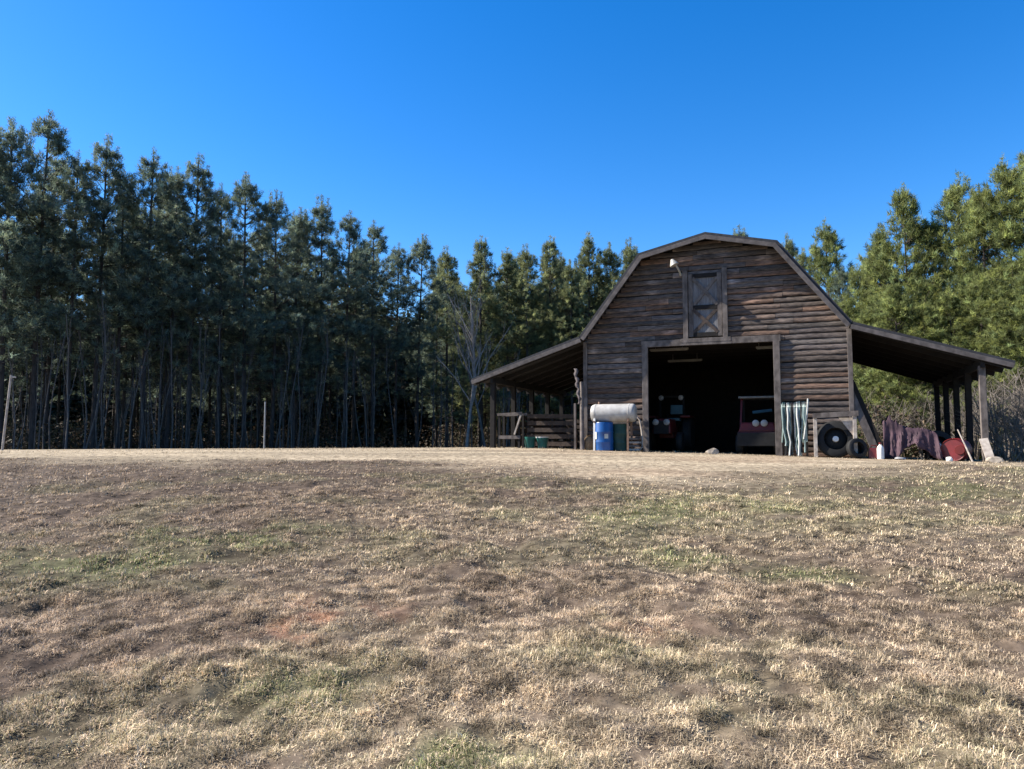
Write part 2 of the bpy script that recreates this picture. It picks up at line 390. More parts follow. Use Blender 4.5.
# siding facing -y (front): out=-1 means protrusion towards -y
mb, cols = siding('front_wall', WY, (-.25, ZP - .1), lambda z: (-half_w(z) + .02, half_w(z) - .02), [(DL - .02, DR + .02, -1, DT + .02), (HL, HR, HB, HT)], barn, out=-1, seed=4)
for i, v in enumerate(mb.v):                                  # out=-1 -> dy keeps sign
    pass
fw = mb.build('front_wall', 'siding', barn, cols=cols)
mb, cols = siding('back_wall', LB - .35, (-.4, ZP - .1), lambda z: (-half_w(z) + .02, half_w(z) - .02), [], barn, out=1, seed=5)
mb.build('back_wall', 'siding', barn, cols=cols)
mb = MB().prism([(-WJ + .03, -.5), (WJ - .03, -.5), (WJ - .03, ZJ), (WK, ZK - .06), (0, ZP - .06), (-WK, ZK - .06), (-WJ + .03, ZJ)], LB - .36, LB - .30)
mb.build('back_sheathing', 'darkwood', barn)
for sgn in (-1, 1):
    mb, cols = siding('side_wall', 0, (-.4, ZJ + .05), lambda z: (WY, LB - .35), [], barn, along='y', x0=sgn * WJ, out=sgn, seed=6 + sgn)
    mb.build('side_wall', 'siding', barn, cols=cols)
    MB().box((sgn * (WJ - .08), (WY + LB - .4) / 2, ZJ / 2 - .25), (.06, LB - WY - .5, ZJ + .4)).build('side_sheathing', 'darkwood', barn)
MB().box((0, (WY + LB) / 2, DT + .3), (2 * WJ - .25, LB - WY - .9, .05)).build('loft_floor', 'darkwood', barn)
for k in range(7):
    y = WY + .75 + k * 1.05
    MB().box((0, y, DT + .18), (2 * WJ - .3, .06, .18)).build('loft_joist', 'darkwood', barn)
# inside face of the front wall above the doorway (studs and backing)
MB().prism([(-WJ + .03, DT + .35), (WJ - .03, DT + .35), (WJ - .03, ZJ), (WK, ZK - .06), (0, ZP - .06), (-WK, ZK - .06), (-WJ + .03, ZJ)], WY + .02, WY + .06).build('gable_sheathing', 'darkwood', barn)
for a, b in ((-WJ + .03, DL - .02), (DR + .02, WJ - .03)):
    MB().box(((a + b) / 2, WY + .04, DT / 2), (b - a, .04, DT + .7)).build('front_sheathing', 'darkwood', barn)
# roof planes
def slab(pts, t):
    """polyline in x,z (bottom) -> closed polygon with thickness t upward along normals"""
    up = []
    for i, (x, z) in enumerate(pts):
        ns = []
        for j in (i - 1, i):
            if 0 <= j < len(pts) - 1:
                dx, dz = pts[j + 1][0] - pts[j][0], pts[j + 1][1] - pts[j][1]; l = math.hypot(dx, dz); ns.append((-dz / l, dx / l))
        nx, nz = sum(n[0] for n in ns) / len(ns), sum(n[1] for n in ns) / len(ns); l = nx * nx + nz * nz
        up.append((x + nx * t / l, z + nz * t / l))
    return pts + up[::-1]
main = [(-WJ, ZJ), (-WK, ZK), (0, ZP), (WK, ZK), (WJ, ZJ)]
MB().prism(slab(main, .09), -.03, LB).build('main_roof', 'roof', barn)
for sgn in (-1, 1):
    pl = [(sgn * (WJ + .005), ZJ + .02), (sgn * WT, ZT)]
    if sgn < 0: pl = pl[::-1]
    MB().prism(slab(pl, .07), -.03, LB).build('lean_to_roof', 'roof', barn)
# fascia boards along the front roof edge
def fascia(p0, p1, h=.13, m='fascia', y=-.05):
    a = Vector((p0[0], y, p0[1])); b = Vector((p1[0], y, p1[1]))
    d = (b - a).normalized(); nrm = Vector((-d.z, 0, d.x)); nrm = nrm if nrm.z > 0 else -nrm
    o = nrm * (-.01)
    MB().bar(a + o + nrm * (-.06 + h / 2 - .06), b + o + nrm * (-.06 + h / 2 - .06), .045, h, up=tuple(nrm)).build('fascia', m, barn, bevel=.006)
fascia(main[0], main[1]); fascia(main[1], main[2], y=-.052); fascia(main[2], main[3]); fascia(main[3], main[4], y=-.052)
fascia((-WT, ZT), (-WJ - .02, ZJ)); fascia((WJ + .02, ZJ), (WT, ZT))
# rafters under the lean-tos and under the gable edge
for sgn in (-1, 1):
    for k in range(9):
        y = .06 + k * (LB - .15) / 8
        MB().bar((sgn * (WJ + .06), y, ZJ - .09), (sgn * (WT - .04), y, ZT - .10), .05, .14, up=(0, 0, 1)).build('rafter', 'darkwood', barn)
    MB().bar((sgn * 7.19, .02, ZT + .03), (sgn * 7.19, LB - .05, ZT + .03), .10, .22).build('eave_beam', 'darkwood', barn)
    for k in range(5):
        y = .2 + 1.9 * k
        zg = gl(sgn * 7.19, y) - BZ
        MB().bar((sgn * 7.19 + rnd.uniform(-.03, .03), y, zg - .2), (sgn * 7.19, y, ZT - .02), .16, .16).build('lean_to_post', 'darkwood' if (sgn < 0 or k) else 'oldwood', barn, bevel=.01)
# corner boards, door frame, trim
for sgn in (-1, 1):
    MB().box((sgn * (WJ - .03), WY - .062, ZJ / 2 - .2), (.13, .06, ZJ + .25)).build('corner_board', 'oldwood', barn, bevel=.006)
MB().box((DL - .06, WY - .075, DT / 2 - .2), (.19, .09, DT + .45)).build('door_jamb', 'oldwood', barn, bevel=.008)
MB().box((DR + .07, WY - .075, DT / 2 - .25), (.19, .09, DT + .55)).build('door_jamb', 'oldwood', barn, bevel=.008)
MB().box((-.0, WY - .078, DT + .11), (DR - DL + .36, .075, .2)).build('door_lintel', 'oldwood', barn, bevel=.008)
# left lean-to plank rail wall along the outer posts and across the back
for k, (y0, y1) in enumerate(((2.3, 4.0), (4.02, 5.9), (5.92, 7.8))):
    for j in range(5):
        z0 = .3 + j * .23 + rnd.uniform(-.02, .02)
        MB().bar((-7.09, y0, z0), (-7.09, y1, z0 + rnd.uniform(-.03, .03)), .035, .16 if j < 4 else .13).build('rail_plank', 'railwood', barn)
for j in range(5):
    z0 = .3 + j * .23
    MB().bar((-7.0, 7.75, z0), (-4.05, 7.75, z0 + rnd.uniform(-.03, .03)), .16, .035, up=(0, 1, 0)).build('rail_plank', 'railwood', barn)
# hay door: frame posts, panel, rails and crossed braces
hd = MB().box(((HL + HR) / 2, WY + .0, (HB + HT) / 2), (HR - HL - .02, .05, HT - HB - .02)).build('hay_door', 'haypanel', barn)
hm = HB + (HT - HB) * .47
y_ = WY - .045
for nm, a, b, wd in (('stile', (HL + .07, y_, HB + .02), (HL + .07, y_, HT), .13), ('stile', (HR - .07, y_, HB + .02), (HR - .07, y_, HT), .13)):
    MB().bar(a, b, wd, .04, up=(0, 1, 0)).build(nm, 'oldwood', hd)
for z in (HB + .08, hm, HT - .06):
    MB().bar((HL + .14, y_ + .002, z), (HR - .14, y_ + .002, z), .04, .13).build('door_rail', 'darkwood', hd)
for (z0, z1) in ((HB + .14, hm - .06), (hm + .06, HT - .12)):
    MB().bar((HL + .14, y_ + .004, z0), (HR - .14, y_ + .004, z1), .03, .10).build('cross_brace', 'railwood' if z0 < hm else 'oldwood', hd)
    MB().bar((HL + .14, y_ - .012, z1), (HR - .14, y_ - .012, z0), .03, .10).build('cross_brace', 'railwood' if z0 < hm else 'oldwood', hd)
for x in (HL - .09, HR + .09):
    MB().box((x, WY - .078, (HB + HT) / 2 + .03), (.15, .09, HT - HB + .2)).build('hay_door_jamb', 'oldwood', barn, bevel=.006)
MB().box(((HL + HR) / 2, WY - .08, HB - .1), (HR - HL + .5, .085, .13)).build('hay_door_sill', 'oldwood', barn, bevel=.006)

# ------------------------------------------------------------------ lamp on the gable
s0, z0 = at(681, 275, WY)
lamp = thing('wall_lamp', 'white barn lamp with bent arm and flared shade high on the gable', 'lamp', W(s0, WY - .05, z0 - BZ), -YAW)
lamp.scale = (.85, .85, .85)
MB().lathe([(.05, 0), (.05, .04)], 12, Matrix.Rotation(R(90), 3, 'X'), (0, 0.01, 0)).build('mount', 'dulllamp', lamp, True)
MB().tube([(0, -.02, 0), (-.01, -.18, .06), (-.05, -.32, .17), (-.12, -.42, .30)], .035, 8).build('arm', 'dulllamp', lamp, True)
MB().lathe([(.05, .14), (.08, .08), (.15, -.04), (.165, -.1)], 16, Matrix.Rotation(R(-24), 3, 'Y'), (-.19, -.46, .36)).build('shade', 'dulllamp', lamp, True)

# ------------------------------------------------------------------ things round the barn
def yard(name, label, cat, px, l, rz=0, group=None):
    s, _ = at(px, 450, l); p = W(s, l)
    return thing(name, label, cat, (p[0], p[1], gz(p[0], p[1])), -YAW + rz, group)
def loc_ground(o): return o.location.z
# tank on its stand
t = yard('storage_tank', 'long pale horizontal metal tank on a rusty stand beside the doorway', 'tank', 614, -.55)
MB().lathe([(.02, -.72), (.14, -.71), (.24, -.68), (.28, -.61), (.285, -.5), (.285, .60), (.27, .66), (.23, .69), (.02, .70)], 28, Matrix.Rotation(R(90), 3, 'Y'), (0, 0, 1.17)).build('tank_body', 'tank', t, True)
for x in (-.55, .50):
    MB().lathe([(.29, -.02), (.29, .02)], 28, Matrix.Rotation(R(90), 3, 'Y'), (x, 0, 1.17)).build('band', 'tank', t, True)
    for y in (-.24, .24):
        MB().bar((x, y * 1.15, -.05), (x, y * .95, 1.0), .06, .06).build('leg', 'white' if (x < 0 and y < 0) else 'rust', t)
    MB().bar((x, -.3, .9), (x, .3, .9), .05, .05).build('cradle', 'rust', t)
MB().bar((-.55, .24, .35), (.50, .24, .35), .04, .04).build('stretcher', 'rust', t)
MB().lathe([(.045, 0), (.045, .07), (.03, .09)], 12, at=(-.45, 0, 1.44)).build('filler_cap', 'rust', t, True)
def drum(name, label, px, l, mname, r=.29, h=.88, group=None, rot=0):
    d = yard(name, label, 'barrel', px, l, rot, group)
    prof = [(r * .93, 0), (r, .02), (r, .27 * h), (r * 1.035, .30 * h), (r * 1.035, .32 * h), (r, .35 * h), (r, .62 * h), (r * 1.035, .65 * h), (r * 1.035, .67 * h), (r, .70 * h), (r, h * .96), (r * .95, h), (r * .9, h), (r * .88, h - .02), (.01, h - .02)]
    MB().lathe(prof, 28).build('barrel_body', mname, d, True)
    MB().lathe([(.035, h - .02), (.035, h + .012), (.01, h + .012)], 12, at=(r * .6, .05, 0)).build('bung', 'black' if mname == 'blue' else mname, d, True)
    return d
d = drum('plastic_barrel', 'bright blue plastic barrel under the left end of the pale tank', 604, -.62, 'blue')
def patch(parent, a0, a1, z0, z1, r=.305, m='hosewhite', nm='label_patch'):
    mb = MB(); n = 6
    vs_ = [(rr_ * math.cos(a), rr_ * math.sin(a), z) for rr_ in (r,) for z in (z0, z1) for a in np.linspace(a0, a1, n)]
    mb.add(vs_, [(i, i + 1, n + i + 1, n + i) for i in range(n - 1)]).build(nm, m, parent)
patch(d, R(-72), R(-50), .38, .52); patch(d, R(-140), R(-122), .36, .58)
drum('plastic_barrel', 'dull dark green barrel just right of the bright blue barrel', 619, -.25, 'green', .27, .84)
# boards and hose right of the barrels
b = yard('board_pile', 'small pile of short bleached boards beside the left door jamb', 'lumber', 634, -.25)
for i in range(4):
    MB().box((rnd.uniform(-.04, .04), -.02 * i, .06 + .085 * i * 1.3), (.36, .22, .055), rz=rnd.uniform(-.1, .1)).build('board', 'palewood' if i % 2 == 0 else 'oldwood', b)
hz = yard('hanging_hose', 'pale hose hanging in a loose curve down the left door jamb', 'hose', 641, .1)
MB().tube([(-.18, 0, 1.02), (-.10, -.03, 1.08), (-.02, -.04, .98), (.03, -.05, .7), (.06, -.06, .4), (.05, -.1, .12), (-.03, -.16, .03), (-.22, -.2, .03)], .026, 8).build('hose', 'palewood', hz, True)
s_ = yard('burlap_sack', 'slumped brown burlap sack between leaning pole and blue barrel', 'sack', 589, -.05)
MB().lathe([(.02, 0), (.16, .01), (.19, .1), (.18, .26), (.13, .38), (.06, .43), (.09, .48), (.02, .47)], 14).build('bag', 'sack', s_, True)
# posts and rag at the left corner
p = yard('wooden_pole', 'grey wooden pole leaning against the barn left front corner', 'pole', 582, -.25)
MB().tube([(.03, -.05, -.05), (-.02, .1, .9), (-.07, .28, 1.9), (-.10, .33, 2.2)], [.075, .07, .06, .055], 9).build('shaft', 'oldwood', p, True)
rg = yard('hanging_rag', 'ragged faded cloth hanging beside the barn left front corner', 'cloth', 579, -.15)
mb = MB(); n = 14
for i in range(n + 1):
    z = 2.62 - 1.15 * i / n; cx = -.1 + .14 * i / n + .03 * math.sin(i * 1.7); hw = .025 + .055 * abs(math.sin(i * 1.9 + .5)) * (1 - .5 * i / n)
    for sx in (-1, 1): mb.v.append((cx + sx * hw, .02 * math.sin(i * 2 + sx), z))
mb.f = [(2 * i, 2 * i + 1, 2 * i + 3, 2 * i + 2) for i in range(n)]
ro = mb.build('cloth', 'rag', rg, True); sm = ro.modifiers.new('s', 'SOLIDIFY'); sm.thickness = .012
p = yard('wooden_stake', 'upright squared stake in the shade left of leaning pole', 'stake', 575.5, .05)
MB().bar((0, 0, -.1), (0, 0, 1.5), .09, .07).build('shaft', 'oldwood', p, bevel=.006)
# left lean-to: timber rack, teal tubs
fn = yard('plank_fence', 'low dark plank fence with gaps across the left lean-to opening', 'fence', 551, 2.2)
for j in range(5):
    MB().bar((-.9, rnd.uniform(-.01, .01), .16 + .25 * j), (.92, rnd.uniform(-.01, .01), .16 + .25 * j + rnd.uniform(-.03, .03)), .035, .15).build('rail', 'railwood', fn)
for x in (-.86, .05, .88): MB().bar((x, .05, -.1), (x, .05, 1.32), .1, .09).build('post', 'darkwood', fn)
r_ = yard('timber_rack', 'dark timber rack with a slanted brace under the left lean-to', 'rack', 512, .9)
for x in (-.38, .34):
    for y in (-.2, .2): MB().bar((x, y, -.05), (x, y, 1.12), .07, .07).build('leg', 'darkwood', r_)
MB().bar((-.45, -.24, 1.14), (.47, -.24, 1.18), .05, .09).build('top_rail', 'oldwood', r_)
MB().bar((-.45, .24, 1.14), (.47, .24, 1.16), .05, .09).build('top_rail', 'oldwood', r_)
MB().bar((-.4, -.24, .36), (.4, -.24, .36), .04, .12).build('low_rail', 'oldwood', r_)
MB().bar((.44, -.27, 1.12), (.2, -.27, .45), .05, .08, up=(0, 1, 0)).build('brace', 'palewood', r_)
for px, lab in ((530, 'teal plastic tub nearest the timber rack under the left lean-to'), (542.5, 'teal plastic tub with white rim beside the first tub')):
    o = yard('plastic_tub', lab, 'tub', px, 1.4, 0, 'teal tubs under the left lean-to')
    MB().lathe([(.16, 0), (.2, .3), (.225, .36), (.225, .39), (.195, .385), (.15, .05), (.01, .05)], 18).build('tub_body', 'teal', o, True)
    if px > 540: MB().lathe([(.23, .365), (.235, .40), (.20, .40)], 18).build('rim', 'white', o, True)
# things right of the doorway
hb = yard('hose_rack', 'pale and dark green hoses draped over a bracket right of doorway', 'hoses', 796, -.12)
MB().bar((-.36, .02, 1.46), (.36, .02, 1.52), .08, .08).build('bracket', 'oldwood', hb)
for x in (-.3, .3): MB().bar((x, .08, -.1), (x, .08, 1.46), .06, .06).build('leg', 'darkwood', hb)
for i in range(19):
    x = -.35 + i * .037; q = (i - 9) / 9; lo = rnd.choice([.02, .05, .12, .3, .45, .03]); fl = rnd.gauss(.02, .05) - q * .05
    w1, w2 = rnd.gauss(0, .02), rnd.gauss(0, .03); yy = -.1 - rnd.random() * .07
    MB().tube([(x + fl + w2, yy - .02, lo), (x + fl * .8 + w1, yy, .42), (x + fl * .5 - w1, yy, .8), (x + w1 * .5, yy + .01, 1.15), (x, -.07, 1.42), (x, .0, 1.54 + x * .05 + rnd.uniform(-.02, .03)), (x, .08, 1.46), (x + w1, .12, .9), (x + w2, .14, .4)], rnd.uniform(.018, .028), 7).build('hose', rnd.choice(['hose1', 'hose1', 'hose2', 'hosewhite', 'black']), hb, True)
MB().tube([(.22, -.16, .5), (.28, -.14, .9), (.33, -.1, 1.3), (.36, -.06, 1.66)], .024, 7).build('hose', 'hosewhite', hb, True)
fr = yard('tyre_stand', 'bleached open timber stand around black tyre at right front corner', 'stand', 836, -.35)
MB().bar((-.52, 0, -.1), (-.52, 0, 1.22), .11, .1).build('post', 'palewood', fr, bevel=.008)
MB().bar((.50, 0, -.1), (.50, 0, 1.26), .13, .1).build('post', 'palewood', fr, bevel=.008)
MB().bar((-.58, -.07, 1.18), (.6, -.07, 1.24), .04, .14).build('top_rail', 'oldwood', fr)
MB().prism([(.1, 1.12), (.45, 1.12), (.45, .62)], .02, .05).build('gusset', 'palewood', fr)
def tyre(label, px, l, r, wd, lean, rz, group=None, hub=True):
    o = yard('tyre', label, 'tyre', px, l, rz, group)
    m = Matrix.Rotation(lean, 3, 'X') @ Matrix.Rotation(R(90), 3, 'X')
    c = Vector((0, 0, r + .0))
    MB().lathe([(r * .6, -wd / 2), (r * .85, -wd / 2), (r * .97, -wd * .4), (r, -wd * .2), (r, wd * .2), (r * .97, wd * .4), (r * .85, wd / 2), (r * .6, wd / 2), (r * .57, 0), (r * .6, -wd / 2)], 32, m, c).build('rubber', 'black', o, True)
    if hub:
        MB().lathe([(r * .58, -.05), (r * .5, -.01), (r * .2, .02), (.02, .05)], 20, m, c).build('rim', 'black', o, True)
        MB().lathe([(r * .17, .03), (r * .15, .1), (.01, .12)], 14, m, c).build('hub_cap', 'white', o, True)
    return o
tyre('big black tractor tyre with white hub inside the bleached frame', 836, -.15, .52, .3, R(-8), 0)
tyre('small black tyre leaning at the foot of the frame right post', 857, -.45, .28, .2, R(-12), .5, hub=False)
for k, (px, dx, lab) in enumerate(((861, .55, 'long dark grey plank leaning on the barn right corner, nearest the wall'), (867, .6, 'long dark grey plank leaning at right corner, farther from the wall'))):
    o = yard('leaning_plank', lab, 'plank', px + 18, .35, 0, 'planks leaning at the right corner')
    MB().bar((0, 0, -.02), (-dx - .22, .12 + .1 * k, 2.15 + .1 * k), .2, .05, up=(0, -1, .3)).build('plank', 'oldwood' if k == 0 else 'darkwood', o)
o = yard('fuel_can', 'small red fuel can beside the white bottle under right lean-to', 'can', 874, -.35)
MB().box((0, 0, .15), (.3, .2, .3), taper=.9).build('can_body', 'red', o, bevel=.03)
MB().tube([(-.08, 0, .3), (-.06, 0, .37), (.06, 0, .37), (.08, 0, .3)], .016, 6).build('handle', 'red', o, True)
MB().tube([(.11, 0, .29), (.2, 0, .4)], .02, 6).build('spout', 'black', o, True)
o = yard('bottle', 'white plastic bottle standing in front of the maroon tarp', 'bottle', 880.5, -.5)
MB().lathe([(.085, 0), (.09, .03), (.09, .28), (.07, .34), (.035, .38), (.035, .42), (.01, .42)], 14).build('bottle_body', 'white', o, True)
MB().lathe([(.04, .40), (.04, .45), (.01, .45)], 12).build('cap', 'red', o, True)
# maroon tarp over a trestle
tp = yard('covered_trestle', 'faded maroon tarp thrown over a trestle under the right lean-to', 'tarp', 907, .6)
NX, NY = 60, 18; rt = random.Random(5)
xs = np.linspace(-.62, .72, NX); mb = MB()
def tarp_top(x): return float(np.interp(x, [-.62, -.45, -.3, -.05, .25, .5, .72], [.98, 1.16, 1.02, .92, .86, .84, .74]))
for j in range(NY):
    for i, x in enumerate(xs):
        zt = tarp_top(x)
        u = j / (NY - 1)
        if u < .3: y = -.3 + .6 * (1 - u / .3) ; z = zt + .02 * math.sin(x * 9 + j)
        else:
            q = (u - .3) / .7; hem = float(np.interp(x, [-.62, -.4, -.28, -.1, .15, .35, .55, .72], [.05, .02, .04, .30, .46, .22, .04, .02]))
            z = zt + (hem - zt) * q; y = -.3 - .16 * q + (.04 * math.sin(x * 13 + q * 2) + .03 * math.sin(x * 29 + 2 + 3 * q) + rt.gauss(0, .012)) * (q + .15)
            x2 = x + .10 * q * (1 if x > .3 else 0)
        mb.v.append((x if u < .3 else x2, y, z + .012 * math.sin(x * 31 + j * 1.3) + rt.gauss(0, .012) + (.10 * max(0, math.sin(x * 40)) * (j < 7) * (x < -.25))))
mb.f = [(j * NX + i, j * NX + i + 1, (j + 1) * NX + i + 1, (j + 1) * NX + i) for j in range(NY - 1) for i in range(NX - 1)]
to = mb.build('tarp', 'tarp', tp, True); sm = to.modifiers.new('s', 'SOLIDIFY'); sm.thickness = .012
for x in (-.4, .5):
    for y in (-.15, .2): MB().bar((x, y * 1.4, -.03), (x, y, .76), .06, .06).build('leg', 'darkwood', tp)
MB().bar((-.5, 0, .78), (.6, 0, .78), .12, .06).build('trestle_beam', 'darkwood', tp)
tyre('black tyre standing behind the right end of the maroon tarp', 938, 1.3, .42, .24, R(-6), .2)
o = yard('metal_drum', 'red drum lying on its side by the right front post', 'barrel', 963, .55)
MB().lathe([(.30, 0), (.31, .02), (.31, .3), (.32, .32), (.31, .34), (.31, .58), (.32, .6), (.31, .62), (.31, .86), (.30, .88), (.28, .86), (.01, .86)], 26, Matrix.Rotation(R(-20), 3, 'Z') @ Matrix.Rotation(R(90), 3, 'X'), (0, .45, .31)).build('drum_body', 'red', o, True)
MB().lathe([(.12, 0), (.13, .02), (.12, .05), (.01, .05)], 16, Matrix.Rotation(R(-20), 3, 'Z') @ Matrix.Rotation(R(90), 3, 'X'), (-.14, -.41, .31)).build('lid', 'darkred', o, True)
o = yard('stick', 'thin bleached stick propped in front of the red drum', 'stick', 972, -.15)
MB().tube([(0, -.05, -.02), (-.13, .1, .42), (-.27, .25, .86)], [.026, .022, .015], 7).build('shaft', 'palewood', o, True)
o = yard('weathered_board', 'short pale board leaning on the foot of right front post', 'board', 988, -.12)
MB().bar((.05, -.12, -.02), (-.06, .18, .62), .2, .05, up=(0, -1, .2)).build('board', 'palewood', o)
def rock(label, px, l, sx, sy, sz, m='rock', seed=0):
    o = yard('rock', label, 'rock', px, l)
    bm = bmesh.new(); bmesh.ops.create_icosphere(bm, subdivisions=3, radius=1); r = random.Random(seed)
    offs = [(Vector((r.gauss(0, 1), r.gauss(0, 1), r.gauss(0, 1))).normalized(), r.uniform(.62, .95)) for _ in range(9)]
    for v in bm.verts:
        for n, c in offs:
            d = v.co.dot(n)
            if d > c: v.co -= n * (d - c)
        v.co = Vector((v.co.x * sx, v.co.y * sy, v.co.z * sz + sz * .5))
    me = bpy.data.meshes.new('rock'); bm.to_mesh(me); bm.free(); me.materials.append(M[m])
    q = bpy.data.objects.new('stone', me); COL.objects.link(q); q.parent = o; return o
rock('pale angular rock in the grass at the far right of barn', 994, -1.2, .2, .15, .11, seed=3)
rock('small white rock left of the red drum', 949, -.5, .1, .08, .09, 'white', 5)
rock('small grey rock on the dirt before the maroon tarp', 900, -.9, .14, .1, .06, 'steel', 8)
rock('low pale rock on the dirt in the middle of the doorway', 712, -.55, .2, .14, .12, 'rock', 9)
# ------------------------------------------------------------------ inside the barn
def inside(name, label, cat, px, l, rz=0):
    s, _ = at(px, 450, l); p_ = W(s, l)
    return thing(name, label, cat, (p_[0], p_[1], gz(p_[0], p_[1])), -YAW + rz)
def wheel(parent, x, y, r, wd):
    wv = MB().lathe([(r * .6, -wd / 2), (r * .9, -wd / 2), (r, -wd * .3), (r, wd * .3), (r * .9, wd / 2), (r * .6, wd / 2)], 24, Matrix.Rotation(R(90), 3, 'Y'), (x, y, r)).build('wheel', 'black', parent, True)
    MB().lathe([(r * .6, -wd * .3), (r * .3, -wd * .4), (.02, -wd * .4)], 16, Matrix.Rotation(R(90), 3, 'Y'), (x, y, r)).build('rim', 'rust', wv, True)
tr = inside('tractor', 'red tractor with round headlamps parked inside the doorway left side', 'tractor', 664, 2.2)
MB().box((0, .2, .85), (.62, 1.3, .5), taper=.92).build('hood', 'darkred', tr, bevel=.05)
MB().box((0, -.47, .8), (.5, .05, .42)).build('grille', 'black', tr, bevel=.01)
for x in (-.17, .19): MB().lathe([(.10, 0), (.105, -.03), (.08, -.05), (.01, -.06)], 16, Matrix.Rotation(R(-90), 3, 'X'), (x, -.5, .98)).build('headlamp', 'lens', tr, True)
for x in (-.55, .55): wheel(tr, x, -.05, .33, .2); wheel(tr, x * 1.12, 1.35, .58, .32)
for x in (-.6, .6): MB().box((x, 1.3, 1.2), (.34, 1.0, .07)).build('fender', 'darkred', tr, bevel=.02)
for x in (-.42, .42): MB().bar((x, 1.75, .6), (x, 1.7, 1.95), .07, .07).build('roll_bar', 'black', tr)
MB().bar((-.45, 1.7, 1.95), (.45, 1.7, 1.95), .07, .07).build('roll_bar', 'black', tr)
for x in (-.36, .34): MB().lathe([(.09, 0), (.095, -.03), (.07, -.06), (.01, -.07)], 16, Matrix.Rotation(R(-90), 3, 'X'), (x, 1.6, 1.9)).build('work_lamp', 'lens', tr, True)
MB().box((.26, 1.15, 1.45), (.42, .1, .34), rot=Matrix.Rotation(R(-12), 3, 'X')).build('seat_back', 'seatblue', tr, bevel=.03)
MB().box((.2, .95, 1.1), (.44, .42, .1)).build('seat', 'seatblue', tr, bevel=.03)
MB().tube([(0, .72, 1.05), (0, .85, 1.3)], .02, 6).build('steering_column', 'black', tr)
MB().box((0, 1.1, .65), (.5, 1.2, .4)).build('chassis', 'darkred', tr, bevel=.03)
ut = inside('utility_cart', 'red roofed utility cart parked inside the doorway right side', 'utility cart', 759, 1.6)
MB().box((0, .6, .55), (1.2, 2.2, .35)).build('cart_body', 'darkred', ut, bevel=.04)
MB().box((0, -.1, .86), (1.15, .75, .3), taper=.85).build('hood', 'darkred', ut, bevel=.05)
MB().box((0, -.56, .48), (1.2, .1, .42)).build('bumper', 'black', ut, bevel=.02)
for x in (-.05, .2): MB().lathe([(.10, 0), (.105, -.03), (.08, -.05), (.01, -.06)], 16, Matrix.Rotation(R(-90), 3, 'X'), (x, -.45, .98)).build('headlight', 'lens', ut, True)
for x in (-.56, .56):
    wheel(ut, x, -.1, .32, .22); wheel(ut, x, 1.4, .32, .22)
    MB().bar((x, .3, .8), (x * .95, .6, 1.8), .06, .06).build('roof_post', 'darkred' if x < 0 else 'black', ut); MB().bar((x, 1.6, .7), (x * .95, 1.4, 1.8), .06, .06).build('roof_post', 'black', ut)
MB().box((0, 1.0, 1.84), (1.25, 1.2, .07)).build('cart_roof', 'dullwhite', ut, bevel=.02)
MB().box((.1, .5, 1.38), (.6, .03, .10), rot=Matrix.Rotation(R(-30), 3, 'X') @ Matrix.Rotation(R(-7), 3, 'Y')).build('windscreen', 'seatblue', ut)
MB().box((0, 1.0, .85), (1.0, .5, .18)).build('seat', 'black', ut, bevel=.03)
for (px, py, l, ln, lab) in ((669, 351, 1.2, 1.25, 'unlit white tube light nearest the doorway inside barn ceiling left'), (685, 362, 3.4, 1.2, 'unlit white tube light deeper inside barn, left of centre'), (766, 349, 1.3, .6, 'short unlit white tube light at barn ceiling right')):
    s, z = at(px, py, l)
    z = min(z, BZ + DT - .02)
    p_ = W(s, l, z - BZ)
    o = thing('tube_light', lab, 'light fitting', p_, -YAW, 'tube lights under the loft')
    MB().box((0, 0, .06), (ln, .1, .06)).build('housing', 'dullwhite', o, bevel=.008)
    MB().tube([(-ln / 2 + .03, 0, .02), (ln / 2 - .03, 0, .02)], .018, 8).build('tube', 'dullwhite', o, True)
    for x in (-ln * .35, ln * .35): MB().tube([(x, 0, .09), (x, 0, BZ + DT + .1 - z)], .006, 5).build('hanger', 'steel', o)
# ------------------------------------------------------------------ poles on the left
def stake(name, label, cat, px, y, h, lean, r, m, arm=False):
    x = (px - 512) / F * y
    o = thing(name, label, cat, (x, y, gz(x, y)))
    MB().tube([(0, 0, -.1), (lean * .5, 0, h * .5), (lean, 0, h)], [r, r, r * .9], 8).build('shaft', m, o, True)
    if arm: MB().bar((lean - .02, 0, h - .06), (lean + .15, .02, h - .07), .03, .05).build('arm', m, o)
stake('marker_pole', 'tall thin pale pole leaning right at the wood edge, far left', 'pole', 4, 24.0, 2.45, .17, .035, 'palewood', True)
stake('fence_post', 'thin grey metal fence post before the dark left wood', 'post', 265, 27.0, 1.7, .0, .028, 'steel')

